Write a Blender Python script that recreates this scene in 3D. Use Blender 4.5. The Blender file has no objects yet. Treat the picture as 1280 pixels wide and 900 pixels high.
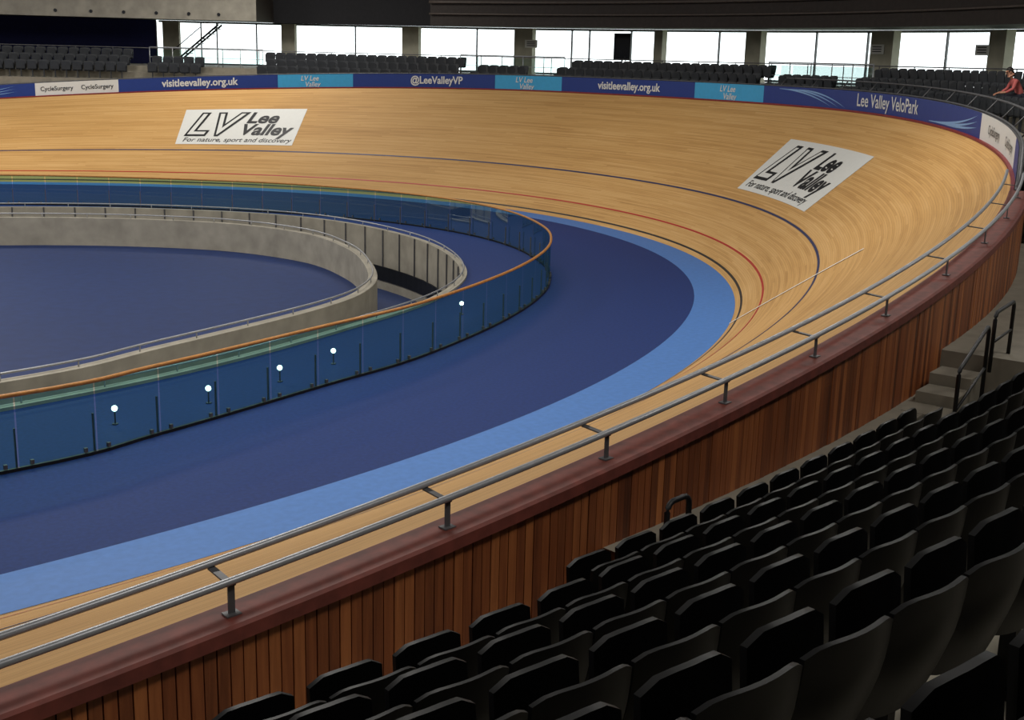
import bpy, bmesh, math, random
import numpy as np
from mathutils import Vector, Matrix
random.seed(4)
SC=bpy.context.scene
W=7.1
# ---------------------------------------------------------------- track geometry (250 m track bend)
R0,R1,B0,BS,S0,S1=21.1296,20.7578,41.54,12.56,6.05,61.93
_ph=np.radians(np.linspace(-90,90,901)); _R=R0+R1*np.abs(np.sin(_ph))**4; _d=_ph[1]-_ph[0]
def _cum(a): return np.concatenate([[0],np.cumsum((a[1:]+a[:-1])/2*_d)])
_X=_cum(-np.sin(_ph)*_R);_Y=_cum(np.cos(_ph)*_R);_S=_cum(_R)
_X-=_X[450];_Y-=_Y[450];_S-=_S[450]
_n=np.arange(1,51)
XX=np.concatenate([_X[0]-_n[::-1],_X,_X[-1]-_n]);YY=np.concatenate([_Y[0]+0*_n,_Y,_Y[-1]+0*_n])
SS=np.concatenate([_S[0]-_n[::-1],_S,_S[-1]+_n]);PH=np.concatenate([0*_n-math.pi/2,_ph,0*_n+math.pi/2])
def bank(s):
    u=min(max((abs(s)-S0)/(S1-S0),0),1); return math.radians(BS+(B0-BS)*.5*(1+math.cos(math.pi*u)))
def NV(s):
    p=float(np.interp(s,SS,PH)); return Vector((math.cos(p),math.sin(p),0))
def TV(s):
    p=float(np.interp(s,SS,PH)); return Vector((-math.sin(p),math.cos(p),0))
def TP(s,w=0.,off=0.,dz=0.,absz=None,lift=0.):
    b=bank(s);n=NV(s);r=w*math.cos(b)+off-lift*math.sin(b)
    z=w*math.sin(b)+dz+lift*math.cos(b) if absz is None else absz
    return Vector((float(np.interp(s,SS,XX))+n.x*r,float(np.interp(s,SS,YY))+n.y*r,z))
def OP(s,off,z): return TP(s,W,off,absz=z)       # offset measured outward from the top edge of the track
def TOPZ(s): return W*math.sin(bank(s))
# ---------------------------------------------------------------- helpers
def link(o): SC.collection.objects.link(o); return o
def mkobj(name,verts,faces,mats,uv=None,smooth=False,fm=None,parent=None):
    me=bpy.data.meshes.new(name); me.from_pydata([tuple(v) for v in verts],[],faces)
    for m in (mats if isinstance(mats,(list,tuple)) else [mats]): me.materials.append(m)
    if fm is not None: me.polygons.foreach_set("material_index",fm)
    if uv is not None:
        l=me.uv_layers.new(name="UVMap"); vi=np.zeros(len(me.loops),int); me.loops.foreach_get("vertex_index",vi)
        l.data.foreach_set("uv",np.array(uv,float)[vi].ravel())
    if smooth: me.polygons.foreach_set("use_smooth",[True]*len(me.polygons))
    me.update(); o=bpy.data.objects.new(name,me); link(o)
    if parent: o.parent=parent
    return o
def empty(name,loc=(0,0,0)):
    o=bpy.data.objects.new(name,None); o.location=loc; return link(o)
class MB:
    def __init__(s): s.v=[];s.f=[];s.m=[];s.uv=[]
    def add(s,v,f,m=0,uv=None):
        b=len(s.v); s.v+=[tuple(x) for x in v]; s.f+=[tuple(i+b for i in q) for q in f]; s.m+=[m]*len(f)
        s.uv+= uv if uv is not None else [(0,0)]*len(v)
    def box(s,c,ax,ay,az,m=0,uv=None):
        c=Vector(c);ax,ay,az=Vector(ax)/2,Vector(ay)/2,Vector(az)/2
        v=[c+i*ax+j*ay+k*az for k in(-1,1) for j in(-1,1) for i in(-1,1)]
        s.add(v,[(0,2,3,1),(4,5,7,6),(0,1,5,4),(2,6,7,3),(0,4,6,2),(1,3,7,5)],m,[uv]*8 if uv else None)
    def obj(s,name,mats,smooth=False,parent=None): return mkobj(name,s.v,s.f,mats,s.uv,smooth,s.m,parent)
    def tube(s,pts,r,n=8,m=0,cap=True):
        pts=[Vector(p) for p in pts]; V=[];F=[]
        for i,p in enumerate(pts):
            t=(pts[min(i+1,len(pts)-1)]-pts[max(i-1,0)]).normalized()
            a=t.cross(Vector((0,0,1)))
            if a.length<.05: a=t.cross(Vector((1,0,0)))
            a.normalize();b=a.cross(t)
            for k in range(n):
                q=2*math.pi*k/n; V.append(p+a*math.cos(q)*r+b*math.sin(q)*r)
        for i in range(len(pts)-1):
            for k in range(n): F.append((i*n+k,i*n+(k+1)%n,(i+1)*n+(k+1)%n,(i+1)*n+k))
        if cap: F.append(tuple(range(n))[::-1]);F.append(tuple((len(pts)-1)*n+k for k in range(n)))
        s.add(V,F,m)
    def grid(s,rows,m=0,uvs=None,closed=False):
        nr=len(rows);nc=len(rows[0]);V=[p for r in rows for p in r];F=[]
        for i in range(nr-1):
            for j in range(nc if closed else nc-1): F.append((i*nc+j,i*nc+(j+1)%nc,(i+1)*nc+(j+1)%nc,(i+1)*nc+j))
        s.add(V,F,m,[u for r in uvs for u in r] if uvs else None)
def fr(a,b,st):
    n=max(2,int(round(abs(b-a)/st))+1); return [a+(b-a)*i/(n-1) for i in range(n)]
def catmull(P,st=.4):
    P=[Vector(p) for p in P]; P=[P[0]*2-P[1]]+P+[P[-1]*2-P[-2]]; out=[]
    for i in range(1,len(P)-2):
        n=max(2,int((P[i+1]-P[i]).length/st))
        for k in range(n):
            t=k/n;a,b,c,d=P[i-1],P[i],P[i+1],P[i+2]
            out.append(.5*((2*b)+(c-a)*t+(2*a-5*b+4*c-d)*t*t+(3*b-a-3*c+d)*t**3))
    out.append(P[-2]); return out
def resample(P,st):
    L=[0]
    for i in range(1,len(P)): L.append(L[-1]+(P[i]-P[i-1]).length)
    n=int(L[-1]/st);D=np.linspace(0,L[-1],n+1);A=np.array([list(p) for p in P])
    return [Vector([float(np.interp(d,L,A[:,k])) for k in range(A.shape[1])]) for d in D]
def offc(P,d):
    out=[]
    for i,p in enumerate(P):
        t=(P[min(i+1,len(P)-1)]-P[max(i-1,0)]);n=Vector((t.y,-t.x)).normalized(); out.append(Vector((p.x,p.y))+n*d)
    return out
def fill2d(name,loops,z,mat):
    cu=bpy.data.curves.new(name,'CURVE');cu.dimensions='2D';cu.fill_mode='BOTH'
    for lp in loops:
        sp=cu.splines.new('POLY');sp.points.add(len(lp)-1)
        for i,p in enumerate(lp): sp.points[i].co=(p[0],p[1],0,1)
        sp.use_cyclic_u=True
    t=bpy.data.objects.new("tmp",cu);link(t);dg=bpy.context.evaluated_depsgraph_get();dg.update()
    me=bpy.data.meshes.new_from_object(t.evaluated_get(dg));bpy.data.objects.remove(t)
    me.name=name;me.materials.clear();me.materials.append(mat)
    bm=bmesh.new();bm.from_mesh(me);bmesh.ops.recalc_face_normals(bm,faces=bm.faces)
    if sum(f.normal.z for f in bm.faces)<0: bmesh.ops.reverse_faces(bm,faces=bm.faces)
    bm.to_mesh(me);bm.free()
    o=bpy.data.objects.new(name,me);o.location.z=z;return link(o)
# ---------------------------------------------------------------- materials
def sr(r,g,b):
    f=lambda c:((c/255+.055)/1.055)**2.4 if c/255>.04045 else c/255/12.92
    return (f(r),f(g),f(b),1)
def mat(name,col,rough=.6,metal=0,var=.15,scale=6,stretch=(1,1,1),bump=0,coord='Object',spec=.5):
    m=bpy.data.materials.new(name);m.use_nodes=True;nt=m.node_tree;N=nt.nodes;L=nt.links;p=N["Principled BSDF"]
    p.inputs["Roughness"].default_value=rough;p.inputs["Metallic"].default_value=metal;p.inputs["Specular IOR Level"].default_value=spec
    tc=N.new("ShaderNodeTexCoord");mp=N.new("ShaderNodeMapping");mp.inputs["Scale"].default_value=stretch
    no=N.new("ShaderNodeTexNoise");no.inputs["Scale"].default_value=scale;no.inputs["Detail"].default_value=5
    L.new(tc.outputs[coord],mp.inputs[0]);L.new(mp.outputs[0],no.inputs[0])
    r=N.new("ShaderNodeValToRGB");c=col
    r.color_ramp.elements[0].color=(c[0]*(1-var),c[1]*(1-var),c[2]*(1-var),1);r.color_ramp.elements[0].position=.3
    r.color_ramp.elements[1].color=(min(1,c[0]*(1+var)),min(1,c[1]*(1+var)),min(1,c[2]*(1+var)),1);r.color_ramp.elements[1].position=.7
    L.new(no.outputs[0],r.inputs[0]);L.new(r.outputs[0],p.inputs["Base Color"])
    if bump:
        b=N.new("ShaderNodeBump");b.inputs["Strength"].default_value=bump;b.inputs["Distance"].default_value=.02;L.new(no.outputs[0],b.inputs["Height"]);L.new(b.outputs[0],p.inputs["Normal"])
    return m
def track_wood():
    m=bpy.data.materials.new("track_pine");m.use_nodes=True;nt=m.node_tree;N=nt.nodes;L=nt.links;p=N["Principled BSDF"]
    p.inputs["Roughness"].default_value=.62;p.inputs["Specular IOR Level"].default_value=.28
    uv=N.new("ShaderNodeUVMap");sx=N.new("ShaderNodeSeparateXYZ");L.new(uv.outputs[0],sx.inputs[0])
    def math_(op,a,b=None,v=None):
        n=N.new("ShaderNodeMath");n.operation=op
        L.new(a,n.inputs[0])
        if b is not None: L.new(b,n.inputs[1])
        if v is not None: n.inputs[1].default_value=v
        return n.outputs[0]
    bi=math_('FLOOR',math_('MULTIPLY',sx.outputs[1],v=18))
    w1=N.new("ShaderNodeTexWhiteNoise");w1.noise_dimensions='1D';L.new(bi,w1.inputs["W"])
    ui=math_('FLOOR',math_('ADD',math_('MULTIPLY',sx.outputs[0],v=.22),math_('MULTIPLY',w1.outputs[0],v=9)))
    cb=N.new("ShaderNodeCombineXYZ");L.new(bi,cb.inputs[0]);L.new(ui,cb.inputs[1])
    w2=N.new("ShaderNodeTexWhiteNoise");w2.noise_dimensions='2D';L.new(cb.outputs[0],w2.inputs["Vector"])
    mp=N.new("ShaderNodeMapping");mp.inputs["Scale"].default_value=(.35,9,1);L.new(uv.outputs[0],mp.inputs[0])
    no=N.new("ShaderNodeTexNoise");no.inputs["Scale"].default_value=1.5;no.inputs["Detail"].default_value=6;L.new(mp.outputs[0],no.inputs[0])
    mp2=N.new("ShaderNodeMapping");mp2.inputs["Scale"].default_value=(.12,.5,1);L.new(uv.outputs[0],mp2.inputs[0])
    n2=N.new("ShaderNodeTexNoise");n2.inputs["Scale"].default_value=1.2;n2.inputs["Detail"].default_value=3;L.new(mp2.outputs[0],n2.inputs[0])
    t=math_('ADD',math_('MULTIPLY',w2.outputs[0],v=.2),math_('MULTIPLY',no.outputs[0],v=.4))
    t=math_('ADD',t,math_('MULTIPLY',n2.outputs[0],v=.4))
    r=N.new("ShaderNodeValToRGB");e=r.color_ramp.elements
    e[0].position=.15;e[0].color=sr(162,118,64);e[1].position=.92;e[1].color=sr(228,188,130)
    q=e.new(.5);q.color=sr(204,159,97)
    L.new(t,r.inputs[0])
    fr_=math_('FRACT',math_('MULTIPLY',sx.outputs[1],v=18));j=math_('LESS_THAN',fr_,v=.12)
    mx=N.new("ShaderNodeMix");mx.data_type='RGBA';mx.blend_type='MULTIPLY';L.new(math_('MULTIPLY',j,v=.4),mx.inputs[0]);L.new(r.outputs[0],mx.inputs[6]);mx.inputs[7].default_value=(.35,.22,.12,1)
    L.new(mx.outputs[2],p.inputs["Base Color"])
    return m
def plank_mat(name,c0,c1,c2):
    m=bpy.data.materials.new(name);m.use_nodes=True;nt=m.node_tree;N=nt.nodes;L=nt.links;p=N["Principled BSDF"];p.inputs["Roughness"].default_value=.55
    uv=N.new("ShaderNodeUVMap");w=N.new("ShaderNodeTexWhiteNoise");w.noise_dimensions='2D';L.new(uv.outputs[0],w.inputs["Vector"])
    tc=N.new("ShaderNodeTexCoord");mp=N.new("ShaderNodeMapping");mp.inputs["Scale"].default_value=(30,30,1.6);L.new(tc.outputs["Object"],mp.inputs[0])
    no=N.new("ShaderNodeTexNoise");no.inputs["Scale"].default_value=1;no.inputs["Detail"].default_value=5;L.new(mp.outputs[0],no.inputs[0])
    a=N.new("ShaderNodeMath");a.operation='MULTIPLY_ADD';L.new(w.outputs[0],a.inputs[0]);a.inputs[1].default_value=.6
    b=N.new("ShaderNodeMath");b.operation='MULTIPLY';L.new(no.outputs[0],b.inputs[0]);b.inputs[1].default_value=.5;L.new(b.outputs[0],a.inputs[2])
    r=N.new("ShaderNodeValToRGB");e=r.color_ramp.elements;e[0].position=.15;e[0].color=c0;e[1].position=.95;e[1].color=c2;q=e.new(.55);q.color=c1
    L.new(a.outputs[0],r.inputs[0]);L.new(r.outputs[0],p.inputs["Base Color"]);return m
def glass_mat(name,tint,refl=.12,rough=.02,k=.5):
    m=bpy.data.materials.new(name);m.use_nodes=True;nt=m.node_tree;N=nt.nodes;L=nt.links;N.clear()
    o=N.new("ShaderNodeOutputMaterial");t=N.new("ShaderNodeBsdfTransparent");t.inputs[0].default_value=tint
    g=N.new("ShaderNodeBsdfGlossy");g.inputs["Roughness"].default_value=rough;g.inputs[0].default_value=(.85,1,.97,1)
    lw=N.new("ShaderNodeLayerWeight");lw.inputs[0].default_value=.25;ml=N.new("ShaderNodeMath");ml.operation='MULTIPLY_ADD';L.new(lw.outputs[0],ml.inputs[0]);ml.inputs[1].default_value=k;ml.inputs[2].default_value=refl*.4
    x=N.new("ShaderNodeMixShader");L.new(ml.outputs[0],x.inputs[0]);L.new(t.outputs[0],x.inputs[1]);L.new(g.outputs[0],x.inputs[2]);L.new(x.outputs[0],o.inputs[0]);return m
def emis(name,col,st):
    m=bpy.data.materials.new(name);m.use_nodes=True;p=m.node_tree.nodes["Principled BSDF"];p.inputs["Base Color"].default_value=col;p.inputs["Emission Color"].default_value=col;p.inputs["Emission Strength"].default_value=st;return m
M_track=track_wood()
M_clad=plank_mat("cedar_cladding",sr(68,32,16),sr(138,74,38),sr(196,122,68))
M_cope=mat("coping_hardwood",sr(116,56,46),.65,var=.25,scale=8)
M_blue=mat("safety_zone_blue",sr(24,50,110),.7,var=.16,scale=14,spec=.3)
M_azur=mat("cote_dazur_blue",sr(74,124,194),.6,var=.08,scale=8)
M_infield=mat("infield_navy",sr(28,50,100),.65,var=.12,scale=3,spec=.3)
M_conc=mat("concrete",sr(166,160,146),.8,var=.18,scale=1.6,bump=.1)
M_deck=mat("deck_concrete",sr(134,128,114),.8,var=.15,scale=3)
M_trench=mat("ramp_floor",sr(34,54,100),.7)
M_steel=mat("brushed_steel",sr(172,174,178),.38,.45,var=.06,scale=20)
M_brk=mat("bracket_steel",sr(96,96,98),.5,.3)
M_dsteel=mat("dark_steel",sr(40,42,46),.45,.6)
M_seat=mat("seat_black",sr(4,4,5),.42,var=.2,scale=3,spec=.22)
M_seatf=mat("seat_charcoal",sr(42,45,50),.55,var=.2,scale=3)
M_oak=mat("oak_handrail",sr(186,128,62),.5,var=.15,scale=10)
M_glass=glass_mat("barrier_glass",(.36,.68,.66,1),.12,.03,.2)
M_wglass=glass_mat("window_glass",(.93,.97,.97,1),.1)
M_bglass=glass_mat("balustrade_glass",(.7,.85,.82,1),.1)
M_dark=mat("ceiling_dark",sr(30,30,34),.8)
M_fdark=mat("fascia_dark",sr(58,50,46),.7)
M_navy=mat("navy_wall",sr(20,28,90),.7)
M_white=mat("white_vinyl",sr(222,222,216),.5,var=.02)
M_black=mat("black_vinyl",sr(16,16,18),.5,var=.02)
M_ban=mat("banner_navy",sr(24,54,130),.5,var=.04)
M_cyan=mat("banner_cyan",sr(60,165,215),.5,var=.04)
M_lb=mat("banner_light",sr(130,170,215),.5,var=.04)
M_line_b=mat("line_blue",sr(36,44,86),.5,var=.05)
M_line_r=mat("line_red",sr(176,36,28),.5,var=.05)
M_line_k=mat("line_black",sr(30,24,20),.5,var=.05)
M_line_w=mat("line_white",sr(248,244,232),.5,var=.03)
# ---------------------------------------------------------------- track
SA,SB=-62,62
def strip(name,s0,s1,prof,m,st=.5,parent=None,smooth=True):
    mb=MB();ss=fr(s0,s1,st)
    mb.grid([[TP(s,*p[:3],lift=p[3] if len(p)>3 else 0) for p in prof] for s in ss],0,[[(s,p[0]+p[1]) for p in prof] for s in ss])
    return mb.obj(name,m,smooth,parent)
track=empty("cycling_track")
strip("banked_surface",SA,SB,[(w,0,0) for w in np.linspace(0,W,15)],M_track,parent=track)
def line(name,w,wd,m,s0=SA,s1=SB): strip(name,s0,s1,[(w-wd/2,0,0,.006),(w+wd/2,0,0,.006)],m,parent=track)
line("measurement_line",.2,.07,M_line_k)
line("sprinters_line",.87,.06,M_line_r)
line("stayers_line",2.5,.07,M_line_b)
mb=MB();mb.grid([[TP(-19.4-w*.38+d,w,lift=.016) for d in (-.05,.05)] for w in np.linspace(0,3.75,14)]);mb.obj("pursuit_line",M_line_w,parent=track)
strip("blue_band",SA,SB,[(0,-1.08,.004),(0,-.5,.004),(0,0,.004)],M_azur,parent=track)
# ---------------------------------------------------------------- floors
Bc=catmull([(-74,-18.6),(-50,-18.4),(-34,-17.9),(-23,-16.1),(-16,-13.0),(-12.2,-10.4),(-9.7,-6.9),(-8.3,-1.6),(-9.1,4.2),(-12.6,8.7),(-19,12.2),(-30,14.4),(-50,15),(-74,15)])
Ac=catmull([(-74,-16.4),(-50,-16.3),(-34,-16.0),(-24.4,-14.6),(-20.9,-13.2),(-16.1,-10.8),(-13.8,-8.8),(-12.3,-6),(-11.2,-2.3),(-11.2,1.7),(-13.6,5.8),(-19.6,9.4),(-30,11.6),(-50,12.2),(-74,12.2)])
B2=[Vector((p.x,p.y)) for p in Bc];A2=[Vector((p.x,p.y)) for p in Ac]
outer=[TP(s,0,-1.0) for s in fr(-74,74,.5)]
fill2d("floor_safety_zone",[outer,offc(B2,.1)],0,M_blue)
fill2d("floor_ramp",[offc(B2,.1),A2],-2.1,M_trench)
fill2d("floor_infield",[A2],-1.0,M_infield)
def wall_curve(name,P,th,z0,z1,m,parent=None):
    mb=MB();I=offc(P,-th/2);O=offc(P,th/2);rows=[]
    for a,b in zip(I,O): rows.append([(a.x,a.y,z0),(a.x,a.y,z1),(b.x,b.y,z1),(b.x,b.y,z0)])
    mb.grid(rows);return mb.obj(name,m,False,parent)
def rail_on(name,P,off,z,r,m,parent,post=None,pz=0,pr=.02):
    mb=MB();Q=[Vector((p.x,p.y,z)) for p in offc(P,off)];mb.tube(Q,r)
    if post:
        for p in resample(Q,post): mb.tube([(p.x,p.y,pz),(p.x,p.y,z)],pr,6)
    return mb.obj(name,m,True,parent)
iw=empty("infield_concrete_wall");wall_curve("wall_body",A2,.26,-2.1,0.02,M_conc,iw);rail_on("tube_rail",A2,0,.16,.025,M_steel,iw,1.6,0,.015)
ow=empty("ramp_retaining_wall");wall_curve("wall_body",B2,.2,-2.1,0.06,M_conc,ow);rail_on("tube_rail",B2,0,.2,.022,M_steel,ow,1.6,0,.015)
mb=MB();mr=MB()
Q=resample(offc(B2,-.12),1.15)
for i,p in enumerate(Q): mb.tube([(p.x,p.y,-1.25),(p.x,p.y,.06)],.03,6)
mb.obj("panel_joints",M_brk,False,ow)
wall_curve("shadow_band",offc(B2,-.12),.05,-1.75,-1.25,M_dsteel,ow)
# ---------------------------------------------------------------- glass barrier
G=catmull([(-74,-21.3),(-50,-21.2),(-34,-20.9),(-25.4,-20.0),(-22.8,-19.2),(-19.2,-17.7),(-16.6,-16.6),(-13.4,-14.6),(-10.8,-12.5),(-8.8,-10.3),(-7.2,-7.6),(-6.1,-3.9),(-6.2,0),(-7.8,4.2),(-11.2,8.4),(-18.6,13.4),(-30,17),(-50,18.2),(-74,18.4)])
G2=[Vector((p.x,p.y)) for p in G]
gb=empty("glass_barrier")
GP=resample(G2,1.25);mb=MB();md=MB();mc=MB()
for a,b in zip(GP[:-1],GP[1:]):
    t=(b-a).normalized();n=Vector((t.y,-t.x));a2=a+t*.012;b2=b-t*.012
    mb.add([(a2.x,a2.y,.03),(b2.x,b2.y,.03),(b2.x,b2.y,1.14),(a2.x,a2.y,1.14)],[(0,1,2,3)])
    for q in (a+t*.2,b-t*.2):
        mc.box((q.x+n.x*.02,q.y+n.y*.02,.1),(t.x*.05,t.y*.05,0),(n.x*.05,n.y*.05,0),(0,0,.07))
    i=a-n*.07
    md.box((i.x,i.y,.32),(t.x*.022,t.y*.022,0),(n.x*.03,n.y*.03,0),(0,0,.64))
mb.obj("glass_panels",M_glass,parent=gb);md.obj("posts",M_brk,parent=gb);mc.obj("clamps",M_brk,parent=gb)
rail_on("timber_handrail",G2,0,1.17,.035,M_oak,gb)
wall_curve("base_channel",G2,.06,0,.05,M_dsteel,gb)
M_glow=emis("lamp_glow",(1,.98,.9,1),5)
for (x,y) in [(-23.3,-18.3),(-21.5,-17.8),(-19.8,-17.0),(-18.3,-16.2),(-13.4,-13.1)]:
    e=empty("bollard_light",(x,y,0));mb=MB();mb.tube([(0,0,0),(0,0,.26)],.014,10);mb.tube([(0,0,0),(0,0,.02)],.05,10);mb.obj("post",M_brk,parent=e)
    me=bpy.data.meshes.new("globe");bm=bmesh.new();bmesh.ops.create_uvsphere(bm,u_segments=12,v_segments=8,radius=.052);bm.to_mesh(me);bm.free();me.materials.append(M_glow);o=bpy.data.objects.new("globe",me);link(o);o.parent=e;o.location=(0,0,.28)
# ---------------------------------------------------------------- near parapet: coping, cladding, rails
SE=-24.6
par=empty("timber_parapet")
mb=MB();ss=fr(SA,SE,.4)
mb.grid([[TP(s,W,-.03,.0),TP(s,W,-.03,.07),TP(s,W,.0,.085),TP(s,W,.28,.085),TP(s,W,.31,.07),TP(s,W,.31,-.02),TP(s,W,.25,-.02)] for s in ss]);mb.obj("coping",M_cope,parent=par)
mb=MB();s=SA;i=0
while s<SE+4:
    a=OP(s,.27,0)
    k=(OP(s+.1,.27,0)-a).length/.1;ds=.09/k
    t=TV(s+ds/2);n=NV(s+ds/2);top=TOPZ(s)
    c=OP(s+ds/2,.25+random.uniform(-.004,.004),0)
    mb.box((c.x,c.y,(1.2+top)/2),t*(.09-.011),n*.03,(0,0,top-1.2),0,(i*.37,i*.11));s+=ds;i+=1
mb.obj("vertical_planks",M_clad,parent=par)
mb=MB();mb.grid([[OP(s,.22,1.2),OP(s,.22,TOPZ(s)-.02)] for s in fr(SA,SE+4,.5)]);mb.obj("backing",M_black,parent=par)
rl=empty("parapet_rail");mb=MB()
HR=.23
mb.tube([TP(s,W,.17,.085+HR) for s in fr(SA,SE+.6,.4)],.026,10)
mb.tube([TP(s,W,-.11,.085+HR+.02) for s in fr(SA,SE+.6,.4)],.026,10)
mb.obj("tubes",M_steel,True,rl)
mb=MB();SP=[-27.05,-28.85,-30.75,-32.7,-34.3,-35.8,-37.29,-38.78,-40.28,-41.9,-43.6,-45.3,-47,-48.8,-50.6,-52.4,-54.2,-56,-58,-25.3]
for s in SP:
    t=TV(s);n=NV(s);p=TP(s,W,.15,.085)
    mb.box(p+Vector((0,0,HR/2-.01)),t*.045,n*.012,(0,0,HR-.02));mb.box(p+Vector((0,0,.005)),t*.1,n*.08,(0,0,.01))
    a=TP(s,W,.17,.085+HR-.03);b=TP(s,W,-.11,.085+HR-.01);c=(a+b)/2;mb.box(c,t*.05,(b-a),(0,0,.012))
mb.obj("brackets",M_brk,parent=rl)
# ---------------------------------------------------------------- far fence with banners
fence=empty("advertising_fence");FH=.68
def fh(s): return FH if s>-23.4 else FH-(FH-.1)*min(1,(-23.4-s)/1.1)**1.5
segs=[(62,29.2,M_ban),(29.2,25.7,M_white),(25.7,18.8,M_ban),(18.8,15.5,M_cyan),(15.5,9.2,M_ban),(9.2,6.2,M_cyan),(6.2,0,M_ban),(0,-3.4,M_cyan),(-3.4,-17.1,M_ban),(-17.1,-22.0,M_white),(-22.0,SE,M_ban)]
for a,b,m in segs:
    mb=MB();ss=fr(a,b,.4);mb.grid([[TP(s,W,.05,.06),TP(s,W,.05,fh(s))] for s in ss]);mb.obj("banner_panel",m,parent=fence)
mb=MB();mb.grid([[TP(s,W,-.02,.0),TP(s,W,-.02,.06),TP(s,W,.05,.06)] for s in fr(62,SE,.5)]);mb.obj("kick_rail",mat("kick_red",sr(130,34,36),.5),parent=fence)
mb=MB();mb.grid([[TP(s,W,.06,-1.5),TP(s,W,.06,fh(s)),TP(s,W,.16,fh(s)),TP(s,W,.16,-1.5)] for s in fr(62,SE,.25)]);mb.obj("fence_core",M_brk,parent=fence)
mb=MB();mb.tube([TP(s,W,.12,fh(s)+.03) for s in fr(62,SE,.3)],.025,6);mb.tube([TP(s,W,.5,FH+.3) for s in fr(-4,-23,.5)],.03,6)
for s in fr(-4,-23,1.6): mb.tube([TP(s,W,.16,FH-.1),TP(s,W,.5,FH+.3)],.02,6)
mb.obj("top_rail",M_brk,True,fence)
def textgeo(body,bold=0,shear=0,align='LEFT'):
    cu=bpy.data.curves.new("t",'FONT');cu.body=body;cu.offset=bold;cu.shear=shear;cu.align_x=align;cu.resolution_u=4;cu.space_line=.85
    t=bpy.data.objects.new("t",cu);link(t);dg=bpy.context.evaluated_depsgraph_get();dg.update()
    me=bpy.data.meshes.new_from_object(t.evaluated_get(dg));V=np.array([v.co[:] for v in me.vertices]);F=[tuple(p.vertices) for p in me.polygons]
    bpy.data.objects.remove(t);return V,F
def scl(s,w): return (TP(s+.2,w)-TP(s-.2,w)).length/.4
def text_on_fence(body,sc,size,z,m,bold=.0,shear=0,name="lettering"):
    V,F=textgeo(body,bold,shear,'CENTER');k=scl(sc,W)
    return mkobj(name,[TP(sc-v[0]*size/k,W,.035,z+v[1]*size) for v in V],F,m,parent=fence)
text_on_fence("visitleevalley.org.uk",22.2,.5,.24,M_white,.025)
text_on_fence("@LeeValleyVP",11.8,.48,.24,M_white,.025)
text_on_fence("visitleevalley.org.uk",3.1,.46,.24,M_white,.025)
text_on_fence("Lee Valley VeloPark",-10.3,.58,.22,M_white,.01)
for s in (17.4,7.9,-1.6): text_on_fence("LV Lee\n   Valley",s,.34,.38,M_white,.01,.2)
for s in (28.3,26.6): text_on_fence("CycleSurgery",s,.3,.28,M_black,.01)
for s in (-18.6,-20.8): text_on_fence("CycleSurgery",s,.3,.28,M_black,.01)
def swoosh(s0,s1,z0,z1,th):
    mb=MB();r=[]
    for i in range(25):
        t=i/24;s=s0+(s1-s0)*t;z=z0+(z1-z0)*t**2;h=th*math.sin(math.pi*min(1,t*.9+.1))
        r.append([TP(s,W,.04,max(.07,z-h/2)),TP(s,W,.04,min(FH,z+h/2))])
    mb.grid(r);mb.obj("swoosh",M_lb,parent=fence)
for k in range(3): swoosh(-4.2-k*.5,-7-k*.4,.6,.1,.05);swoosh(-13-k*.5,-16.8,.12,.6-k*.15,.06);swoosh(34-k*.5,30,.1,.6-k*.15,.06)
# track logos
def logo(s0,s1,w0,w1):
    e=empty("track_logo");sm=(s0+s1)/2;k=scl(sm,(w0+w1)/2);LW=abs(s1-s0)*k;LH=w1-w0
    mb=MB();mb.grid([[TP(s,w,0,0,lift=.01) for w in np.linspace(w0,w1,8)] for s in fr(s0,s1,.25)]);mb.obj("white_panel",M_white,parent=e)
    def put(body,x,y,size,m,bold,shear,lift,nm,xs=1):
        V,F=textgeo(body,bold,shear)
        mkobj(nm,[TP(s0-(x+v[0]*size*xs)/k,w0+y+v[1]*size,lift=lift) for v in V],F,m,parent=e)
    u=LH
    put("LV",LW*.05,u*.27,u*.86,M_black,.055,.35,.02,"monogram",.92)
    put("LV",LW*.05,u*.27,u*.86,M_white,.002,.35,.032,"monogram_fill",.92)
    put("Lee",LW*.53,u*.60,u*.42,M_black,.03,.25,.02,"word_1",.98)
    put("Valley",LW*.50,u*.27,u*.42,M_black,.03,.25,.02,"word_2",.98)
    put("For nature, sport and discovery",LW*.05,u*.07,u*.165,M_black,.006,.25,.02,"strapline",1.0)
logo(22.5,17.1,2.92,5.55);logo(-6.7,-12.4,3.02,5.55)
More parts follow.
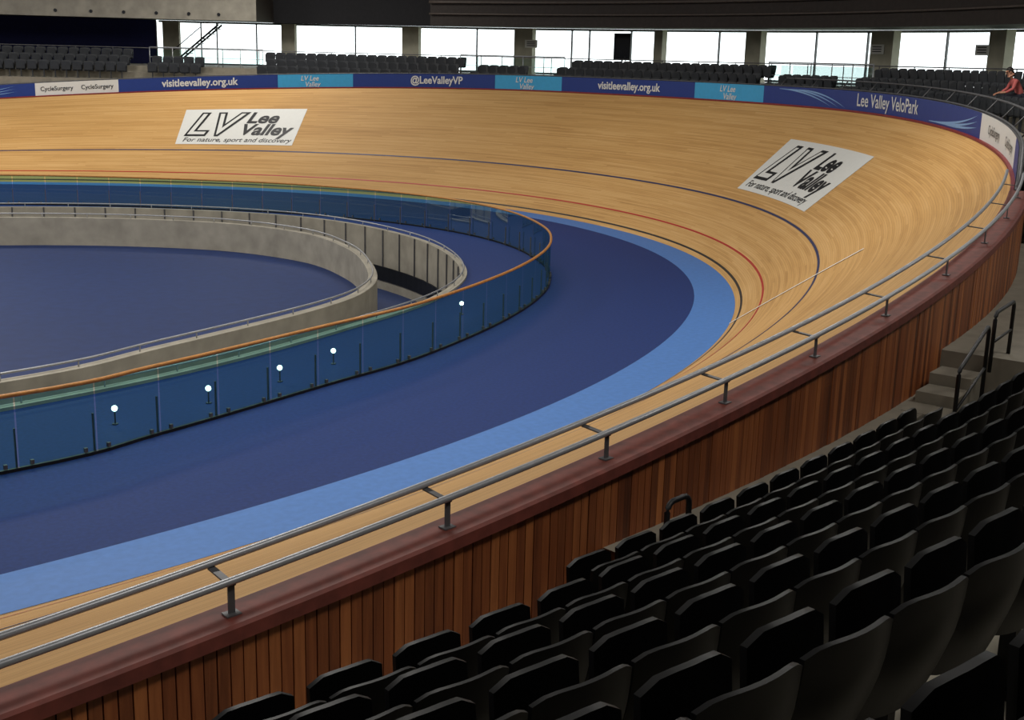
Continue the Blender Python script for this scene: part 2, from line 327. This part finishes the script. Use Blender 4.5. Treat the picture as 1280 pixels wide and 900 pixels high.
# ---------------------------------------------------------------- seats
def seat_tpl(hw=.255,folded=True):
    mb=MB()
    def shell(nx,nz,hw,z0,z1,yf,th,rt):
        def P(i,j,back):
            u=-1+2*i/(nx-1);v=j/(nz-1);zt=z1-rt*abs(u)**5;zb=z0+rt*.4*abs(u)**4
            z=zb+(zt-zb)*v;y=yf(u,v)-(th if back else 0);return (u*hw*(1-.02*v),y,z)
        V=[P(i,j,b) for b in(0,1) for j in range(nz) for i in range(nx)];n=nx*nz;F=[]
        for j in range(nz-1):
            for i in range(nx-1):
                a=j*nx+i;F.append((a+1,a,a+nx,a+nx+1));F.append((n+a,n+a+1,n+a+nx+1,n+a+nx))
        for i in range(nx-1): F.append((i,i+1,n+i+1,n+i));a=(nz-1)*nx+i;F.append((a+1,a,n+a,n+a+1))
        for j in range(nz-1): a=j*nx;F.append((a+nx,a,n+a,n+a+nx));a+=nx-1;F.append((a,a+nx,n+a+nx,n+a))
        mb.add(V,F)
    shell(11,7,hw,.34,.86,lambda u,v:-.12*v+.05*u*u-.03*math.sin(v*3),.022,.04)
    if folded: shell(7,5,.22,.40,.80,lambda u,v:.14+.03*v+.02*u*u,.03,.05)
    else: mb.box((0,.24,.44),(.44,0,0),(0,.42,.02),(0,0,.05))
    mb.box((0,.06,.40),(.44,0,0),(0,.05,0),(0,0,.05))
    mb.box((0,.05,.2),(.05,0,0),(0,.07,0),(0,0,.40));mb.box((0,.05,.01),(.16,0,0),(0,.16,0),(0,0,.02))
    return np.array(mb.v),mb.f
SV,SF=seat_tpl()
def seats(name,places,m,tpl=None):
    V=[];F=[];SV_,SF_=tpl or (SV,SF)
    for (s,off,z) in places:
        p=OP(s,off,z);t=TV(s);n=NV(s)
        R=np.array([[t.x,-n.x,0],[t.y,-n.y,0],[0,0,1]]);V.append(SV_@R.T+np.array(p))
    n0=len(SV_)
    for i in range(len(V)): F+=[tuple(a+i*n0 for a in f) for f in SF_]
    o=mkobj(name,np.concatenate(V),F,m,smooth=True)
    me=o.data;me.update()
    bm=bmesh.new();bm.from_mesh(me)
    for e in bm.edges:
        if len(e.link_faces)==2 and e.calc_face_angle(0)>.9: e.smooth=False
    bm.to_mesh(me);bm.free();return o
def srow(s0,s1,off,z,pitch=.53):
    out=[];s=s0
    while s<s1:
        out.append((s,off,z));k=(OP(s+.1,off,0)-OP(s,off,0)).length/.1;s+=pitch/k
    return out
RO=lambda k:1.1+.82*k+(.15 if k>=5 else 0)
RZ=lambda k:1.95+.38*k+(.05 if k>=5 else 0)
PZ=2.70
pl=srow(-38.2,-33.4,RO(0),RZ(0))
for k in range(1,6): pl+=srow(-58,-31.3,RO(k),RZ(k))
pl+=srow(-58,-46,RO(6),RZ(6))
seats("stand_seating",pl,M_seat)
prof=[(.28,1.2),(.28,1.95)]
for k in range(0,13): prof+=[(RO(k)-.42-(0 if k else .4)-(.15 if k==5 else 0),RZ(k)),(RO(k+1)-.42-(.15 if k==4 else 0),RZ(k))]
mb=MB();mb.grid([[OP(s,o,z) for o,z in prof] for s in fr(SA,-31,.8)])
cap=[OP(-31,o,z) for o,z in prof]+[OP(-31,prof[-1][0],1.2)];mb.add(cap,[tuple(range(len(cap)))]);mb.obj("terrace_near",M_deck)
mb=MB();prof=[(.26,2.2),(.26,2.32),(.62,2.32),(.62,1.95)];mb.grid([[OP(s,o,z) for o,z in prof] for s in fr(-37.4,-31.6,.5)]);mb.obj("walkway_ledge",M_deck)
mb=MB();prof=[(.26,1.6),(.26,PZ),(3.6,PZ)]
for k in range(3,12): prof+=[(RO(k)-.12,RZ(k)+.1),(RO(k)+.70,RZ(k)+.1)]
mb.grid([[OP(s,o,z) for o,z in prof] for s in fr(-31,-21.5,.8)])
cap=[OP(-31,o,z) for o,z in prof]+[OP(-31,prof[-1][0],1.6)];mb.add(cap,[tuple(range(len(cap)))]);mb.obj("terrace_platform",M_deck)
mb=MB()
for i in range(4):
    s=-32.75+i*.42;z=PZ-.5+i*.125;c=OP(s,.62,z-.25);mb.box(c,TV(s)*.44,NV(s)*.5,(0,0,.5))
mb.obj("terrace_steps",M_deck)
def hoop(s0,s1,off,z,h,z2=None,mid=False):
    mb=MB();P=[]
    z2=z if z2 is None else z2
    a=OP(s0,off,z);b=OP(s1,off,z2);r=.08;d=(OP(s1,off,0)-OP(s0,off,0)).normalized();up=Vector((0,0,1))
    P=[a,a+up*(h-r)]+[a+up*(h-r)+d*r*(1-math.cos(q))+up*r*math.sin(q) for q in (.4,.8,1.2,1.57)]
    P+=[b+up*(h-r)-d*r*(1-math.cos(q))+up*r*math.sin(q) for q in (1.57,1.2,.8,.4)]+[b+up*(h-r),b]
    mb.tube(P,.024,8)
    if mid: mb.tube([a+up*h*.5,b+up*h*.5],.018,6)
    return mb.obj("stair_guard_rail",M_black,True)
hoop(-37.2,-36.95,.72,1.95,.82)
hoop(-32.6,-31.7,1.0,1.95,1.0,2.25,True)
hoop(-31.5,-30.7,1.0,PZ-.05,.72,PZ-.05,True)
# far terrace
FO=[1.5,2.3,3.1];FZ=[4.62,4.95,5.28]
mb=MB();prof=[(.2,2.4),(.2,4.62),(1.9,4.62),(1.9,4.95),(2.7,4.95),(2.7,5.28),(12.9,5.28)]
mb.grid([[OP(s,o,z) for o,z in prof] for s in fr(-21.5,62,.8)]);mb.obj("terrace_far",M_deck)
PS=-13.7
pl=[]
for a,b in [(40,25.8),(20,12),(7.6,-.8),(-5.3,-20)]:
    for o,z in zip(FO,FZ): pl+=srow(b,a,o,z,.56)
for a,b in [(24.7,22.7),(10.9,9.1),(-1.9,-4.2)]:
    for o,z in list(zip(FO,FZ))[:2]: pl+=srow(b,a,o,z,.56)
pl=[p for p in pl if not(abs(p[1]-2.3)<.1 and abs(p[0]-PS)<.42)]
seats("far_stand_seating",pl,M_seatf)
seats("stadium_chair",[(PS,2.3,4.95)],M_seatf,seat_tpl(folded=False))
for a,b in [(24.9,20.2),(12.0,7.7),(-.8,-5.3)]:
    e=empty("balustrade");mb=MB();off=3.0
    mb.tube([OP(s,off,6.25) for s in fr(a,b,.5)],.03,6);mb.tube([OP(s,off,5.75) for s in fr(a,b,.5)],.015,6);mb.tube([OP(s,off,5.4) for s in fr(a,b,.5)],.015,6)
    for s in fr(a,b,.95): mb.tube([OP(s,off,5.28),OP(s,off,6.25)],.022,6)
    mb.obj("rails",M_steel,True,e)
    mb=MB();mb.grid([[OP(s,off+.04,5.36),OP(s,off+.04,6.15)] for s in fr(a,b,.5)]);mb.obj("infill",M_bglass,parent=e)
mb=MB();mb.tube([OP(s,3.55,6.2) for s in fr(40,-20,.5)],.025,6)
for s in fr(40,-20,1.5): mb.tube([OP(s,3.55,5.28),OP(s,3.55,6.2)],.02,6)
mb.obj("concourse_handrail",M_brk,True)
# ---------------------------------------------------------------- window wall, columns, fascia, roof
WO=13.0
def wallstrip(name,s0,s1,off,z0,z1,m,st=1.5):
    mb=MB();mb.grid([[OP(s,off,z0),OP(s,off,z1)] for s in fr(s0,s1,st)]);return mb.obj(name,m)
wallstrip("wall_outer_upper",-74,74,WO,7.85,14,M_dark)
wallstrip("wall_outer_lower",-74,74,WO,-3,5.28,M_conc)
wallstrip("wall_south",-74,-20,WO,5.28,7.85,M_dark)
wallstrip("wall_north",26.1,74,WO,5.28,7.85,M_navy)
wallstrip("window_1",-20,26.1,WO,5.5,7.85,M_wglass)
fr_=empty("window_frames");mb=MB()
for s in [26.1,24.4,23.8,22.3,18.6,14.2,10.9,10.3,8.9,6.0,2.9,1.3,-1.1,-2.5,-5.5,-8,-10.5,-13,-15.5]:
    p=OP(s,WO-.1,6.6);mb.box(p,TV(s)*.07,NV(s)*.12,(0,0,2.4))
for z in (5.35,7.78): mb.tube([OP(s,WO-.1,z) for s in fr(-20,26,1)],.06,4)
mb.obj("mullions",M_brk,parent=fr_)
F1,F2=21.0,14.5
wallstrip("wall_fascia_concrete",F1,74,5.5,7.75,11,M_conc);wallstrip("wall_fascia_recess",F2,F1,9.0,7.75,11,M_dark);wallstrip("wall_fascia_dark",-74,F2,7.0,7.75,11,M_fdark)
mb=MB();mb.grid([[OP(s,5.5 if s>F1 else (7.0 if s<F2 else 9.0),7.78),OP(s,WO,7.86)] for s in fr(-74,74,.5)]);mb.obj("ceiling_soffit",M_dark)
for sx,o1,o2 in ((F1,5.5,9.1),(F2,7.0,9.1)):
    a=OP(sx,o1,0);b=OP(sx,o2,0);mkobj("wall_fascia_return",[(a.x,a.y,7.75),(b.x,b.y,7.75),(b.x,b.y,11),(a.x,a.y,11)],[(0,1,2,3)],M_fdark)
mb=MB()
for s in (22.5,23.7,25,26.3,27.6,29): 
    p=OP(s,5.48,8.05);mb.tube([p,p-NV(s)*.04],.09,12)
mb.obj("fascia_fixings",M_dsteel)
mb=MB();mb.tube([OP(s,6.85,8.35) for s in fr(F2,-30,.6)],.05,6);mb.tube([OP(s,6.85,8.95) for s in fr(F2,-30,.6)],.08,6);mb.obj("fascia_pipework",mat("pipe_grey",sr(96,86,80),.5),True)
cs=[OP(s,WO+.2,14) for s in fr(-74,74,1)]
fill2d("ceiling",[cs],14,M_dark)
a=cs[0];b=cs[-1];mkobj("wall_west",[(a.x,a.y,-3),(b.x,b.y,-3),(b.x,b.y,14),(a.x,a.y,14)],[(0,1,2,3)],M_dark)
M_col=mat("column_concrete",sr(172,168,150),.8,var=.12,scale=2)
for s,wd in ((25.3,.95),(20.8,.8),(16.2,1.0),(12.1,1.1),(7.4,.5),(4.2,.9),(0.0,1.25),(-3.6,.9),(-8.5,1),(-13,1)):
    mb=MB();p=OP(s,11.2,6.53);mb.box(p,TV(s)*wd,NV(s)*.5,(0,0,2.46));mb.box(p-Vector((0,0,1.18)),TV(s)*(wd+.06),NV(s)*.56,(0,0,.12));mb.obj("concrete_column",M_col)
for s,z in ((11.8,6.95),(0.1,6.95),(-3.2,6.95)):
    e=MB();p=OP(s,10.9,z);e.box(p,TV(s)*.75,NV(s)*.03,(0,0,.42),0)
    for k in range(3): e.box(OP(s,10.87,z+.1-k*.1),TV(s)*.5,NV(s)*.01,(0,0,.04),1)
    e.obj("wall_sign",[M_white,M_black])
mb=MB();p=OP(8.5,10.6,6.9);mb.box(p,TV(8.5)*1.0,NV(8.5)*.12,(0,0,1.35));mb.box(p-NV(8.5)*.065,TV(8.5)*.9,NV(8.5)*.01,(0,0,1.25),1);mb.tube([p-Vector((0,0,.6)),p-Vector((0,0,1.62))],.04,6);mb.obj("display_screen",[M_black,mat("screen",sr(20,24,34),.15)])
e=empty("concourse_staircase");mb=MB()
for i in range(8):
    s=24.9-i*.22;mb.box(OP(s,9.8,5.4+i*.28),TV(s)*.3,NV(s)*1.0,(0,0,.05))
a=OP(25,9.3,5.4);b=OP(23.2,9.3,7.6);mb.box((a+b)/2,(b-a),NV(24)*.05,(0,0,.14));mb.box((a+b)/2+NV(24),(b-a),NV(24)*.05,(0,0,.14))
mb.tube([a+Vector((0,0,.7)),b*.6+a*.4+Vector((0,0,.7))],.03,6);mb.obj("flight",M_dsteel,parent=e)
# ---------------------------------------------------------------- people
def skin(name,joints,edges,m,parent,root=0,sub=2):
    me=bpy.data.meshes.new(name);me.from_pydata([j[0] for j in joints],edges,[]);o=bpy.data.objects.new(name,me);link(o)
    md=o.modifiers.new("s",'SKIN');md.use_smooth_shade=True
    for i,j in enumerate(joints):
        r=j[1];r=r if isinstance(r,tuple) else (r,r);me.skin_vertices[0].data[i].radius=r;me.skin_vertices[0].data[i].use_root=(i==root)
    o.modifiers.new("d",'SUBSURF').levels=sub;o.modifiers["d"].render_levels=sub
    dg=bpy.context.evaluated_depsgraph_get();dg.update();m2=bpy.data.meshes.new_from_object(o.evaluated_get(dg));o.modifiers.clear();o.data=m2
    m2.materials.clear();m2.materials.append(m);o.parent=parent;return o
def sph(name,c,r,m,parent,seg=16):
    me=bpy.data.meshes.new(name);bm=bmesh.new();bmesh.ops.create_uvsphere(bm,u_segments=seg,v_segments=seg//2+2,radius=1)
    for v in bm.verts: v.co=Vector((v.co.x*r[0],v.co.y*r[1],v.co.z*r[2]))
    for f in bm.faces: f.smooth=True
    bm.to_mesh(me);bm.free();me.materials.append(m);o=bpy.data.objects.new(name,me);link(o);o.parent=parent;o.location=c;return o
M_skin=mat("skin_tone",sr(196,140,112),.55,var=.05)
def head(parent,c,tilt,hair,hairlong):
    h=empty("head");h.parent=parent;h.location=c;h.rotation_euler=(tilt,0,0)
    skin("skull",[((0,0,-.09),(.05,.06)),((0,.01,-.02),(.07,.085)),((0,0,.05),(.078,.095)),((0,0,.10),(.055,.07))],[(0,1),(1,2),(2,3)],M_skin,h,1)
    skin("nose",[((0,.085,.03),.008),((0,.11,-.005),.014),((0,.09,-.02),.012)],[(0,1),(1,2)],M_skin,h,0,1)
    for x in(-1,1):
        sph("eye",(x*.03,.083,.025),(.012,.008,.008),M_black,h,8);sph("ear",(x*.078,-.005,.0),(.012,.025,.032),M_skin,h,8)
    sph("mouth",(0,.085,-.05),(.025,.01,.006),mat("lips",sr(150,70,66)),h,8)
    sph("hair",(0,-.022,.045),(.088,.098,.098),hair,h)
    if hairlong: sph("hair_back",(0,-.07,-.05),(.06,.045,.11),hair,h)
def hand(parent,wr,d,up,sd):
    e=empty("hand");e.parent=parent;d=Vector(d).normalized();up=Vector(up).normalized();x=d.cross(up).normalized();w=Vector(wr)
    skin("palm",[(w,(.022,.016)),(w+d*.05,(.038,.016)),(w+d*.09,(.036,.013))],[(0,1),(1,2)],M_skin,e,0,1)
    for i,l in enumerate((.068,.078,.072,.055)):
        b=w+d*.08+x*(.03-.02*i);skin("finger",[(b,.009),(b+d*l*.5-up*.006,.0085),(b+d*l*.8-up*.025,.0075),(b+d*l*.9-up*.045,.006)],[(0,1),(1,2),(2,3)],M_skin,e,0,1)
    b=w+d*.03+x*.03*sd;skin("thumb",[(b,.012),(b+d*.03+x*.03*sd,.010),(b+d*.06+x*.035*sd-up*.01,.008)],[(0,1),(1,2)],M_skin,e,0,1)
def place(e,s,off,z,rot=0):
    n=-NV(s);e.location=OP(s,off,z);e.rotation_euler=(0,0,math.atan2(n.y,n.x)-math.pi/2+rot)
def seated(s,off,z,shirt,trous,hair):
    e=empty("seated_spectator")
    skin("torso",[((0,0,.50),(.16,.12)),((0,.04,.66),(.15,.11)),((0,.14,.82),(.17,.11)),((0,.24,.96),(.14,.09)),((0,.28,1.0),(.055,.055)),
      ((.17,.22,.93),.062),((.23,.30,.72),.048),((.17,.47,.62),.038),((-.17,.22,.93),.062),((-.23,.30,.72),.048),((-.17,.47,.62),.038)],[(0,1),(1,2),(2,3),(3,4),(3,5),(5,6),(6,7),(3,8),(8,9),(9,10)],shirt,e,0)
    skin("trousers",[((0,0,.50),(.15,.11)),((.10,.08,.50),.09),((.13,.44,.50),.066),((.13,.47,.10),.045),((-.10,.08,.50),.09),((-.13,.44,.50),.066),((-.13,.47,.10),.045)],[(0,1),(1,2),(2,3),(0,4),(4,5),(5,6)],trous,e,0)
    for x in(-.13,.13): skin("shoe",[((x,.46,.05),.045),((x,.60,.04),.038)],[(0,1)],M_black,e,0,1)
    skin("neck",[((0,.27,.98),.052),((0,.33,1.07),.048)],[(0,1)],M_skin,e,0,1)
    head(e,(0,.36,1.16),-.45,hair,True)
    for x in(-1,1):
        skin("forearm",[((x*.175,.45,.63),.035),((x*.08,.60,.60),.026)],[(0,1)],M_skin,e,0,1);hand(e,(x*.08,.60,.60),(-x*.5,.8,-.2),(0,.2,1),-x)
    place(e,s,off,z);return e
M_hair=mat("dark_hair",sr(30,22,18),.6);M_shirt=mat("coral_shirt",sr(196,100,96),.8);M_jean=mat("dark_trousers",sr(30,32,44),.8)
seated(PS,2.17,4.95,M_shirt,M_jean,M_hair)
# ---------------------------------------------------------------- outside and lights
fill2d("ground_exterior",[[(-400,-400),(400,-400),(400,400),(-400,400)]],-3.2,mat("grass_exterior",sr(150,156,136),.9))
def flood(x,y,z,e,sx=7,sy=2):
    l=bpy.data.lights.new("ceiling_floodlight",'AREA');l.shape='RECTANGLE';l.size=sx;l.size_y=sy;l.energy=e;l.color=(1,.96,.9)
    o=bpy.data.objects.new("ceiling_floodlight",l);o.location=(x,y,z);link(o)
for x in (-62,-42,-22,-6):
    for y in (-18,0,20): flood(x,y,13.4,{-62:1200,-42:1300,-22:1300,-6:820}[x]*(1.2 if y==20 else 1))
for s in (-54,-46,-38,-30,-22):
    p=OP(s,5.0,10.5);flood(p.x,p.y,p.z,220,3,1.2)
w=bpy.data.worlds.new("sky");SC.world=w;w.use_nodes=True;w.node_tree.nodes["Background"].inputs[0].default_value=(.94,.98,1,1);w.node_tree.nodes["Background"].inputs[1].default_value=2.6
# ---------------------------------------------------------------- camera
yaw,pit,roll,f=.9838,-.2404,.0258,1536.7254
F=Vector((math.cos(yaw)*math.cos(pit),math.sin(yaw)*math.cos(pit),math.sin(pit)));r=Vector((math.sin(yaw),-math.cos(yaw),0));u=r.cross(F)
Rr=r*math.cos(roll)+u*math.sin(roll);U=u*math.cos(roll)-r*math.sin(roll)
cd=bpy.data.cameras.new("camera");cam=bpy.data.objects.new("camera",cd);link(cam);cd.sensor_width=36;cd.lens=f/1280*36;cd.clip_end=600;cd.clip_start=.05
M=Matrix.Identity(4)
for i in range(3): M[i][0]=Rr[i];M[i][1]=U[i];M[i][2]=-F[i]
M[0][3],M[1][3],M[2][3]=-28.72,-38.4224,6.1339
cam.matrix_world=M;SC.camera=cam
SC.view_settings.view_transform='Standard'
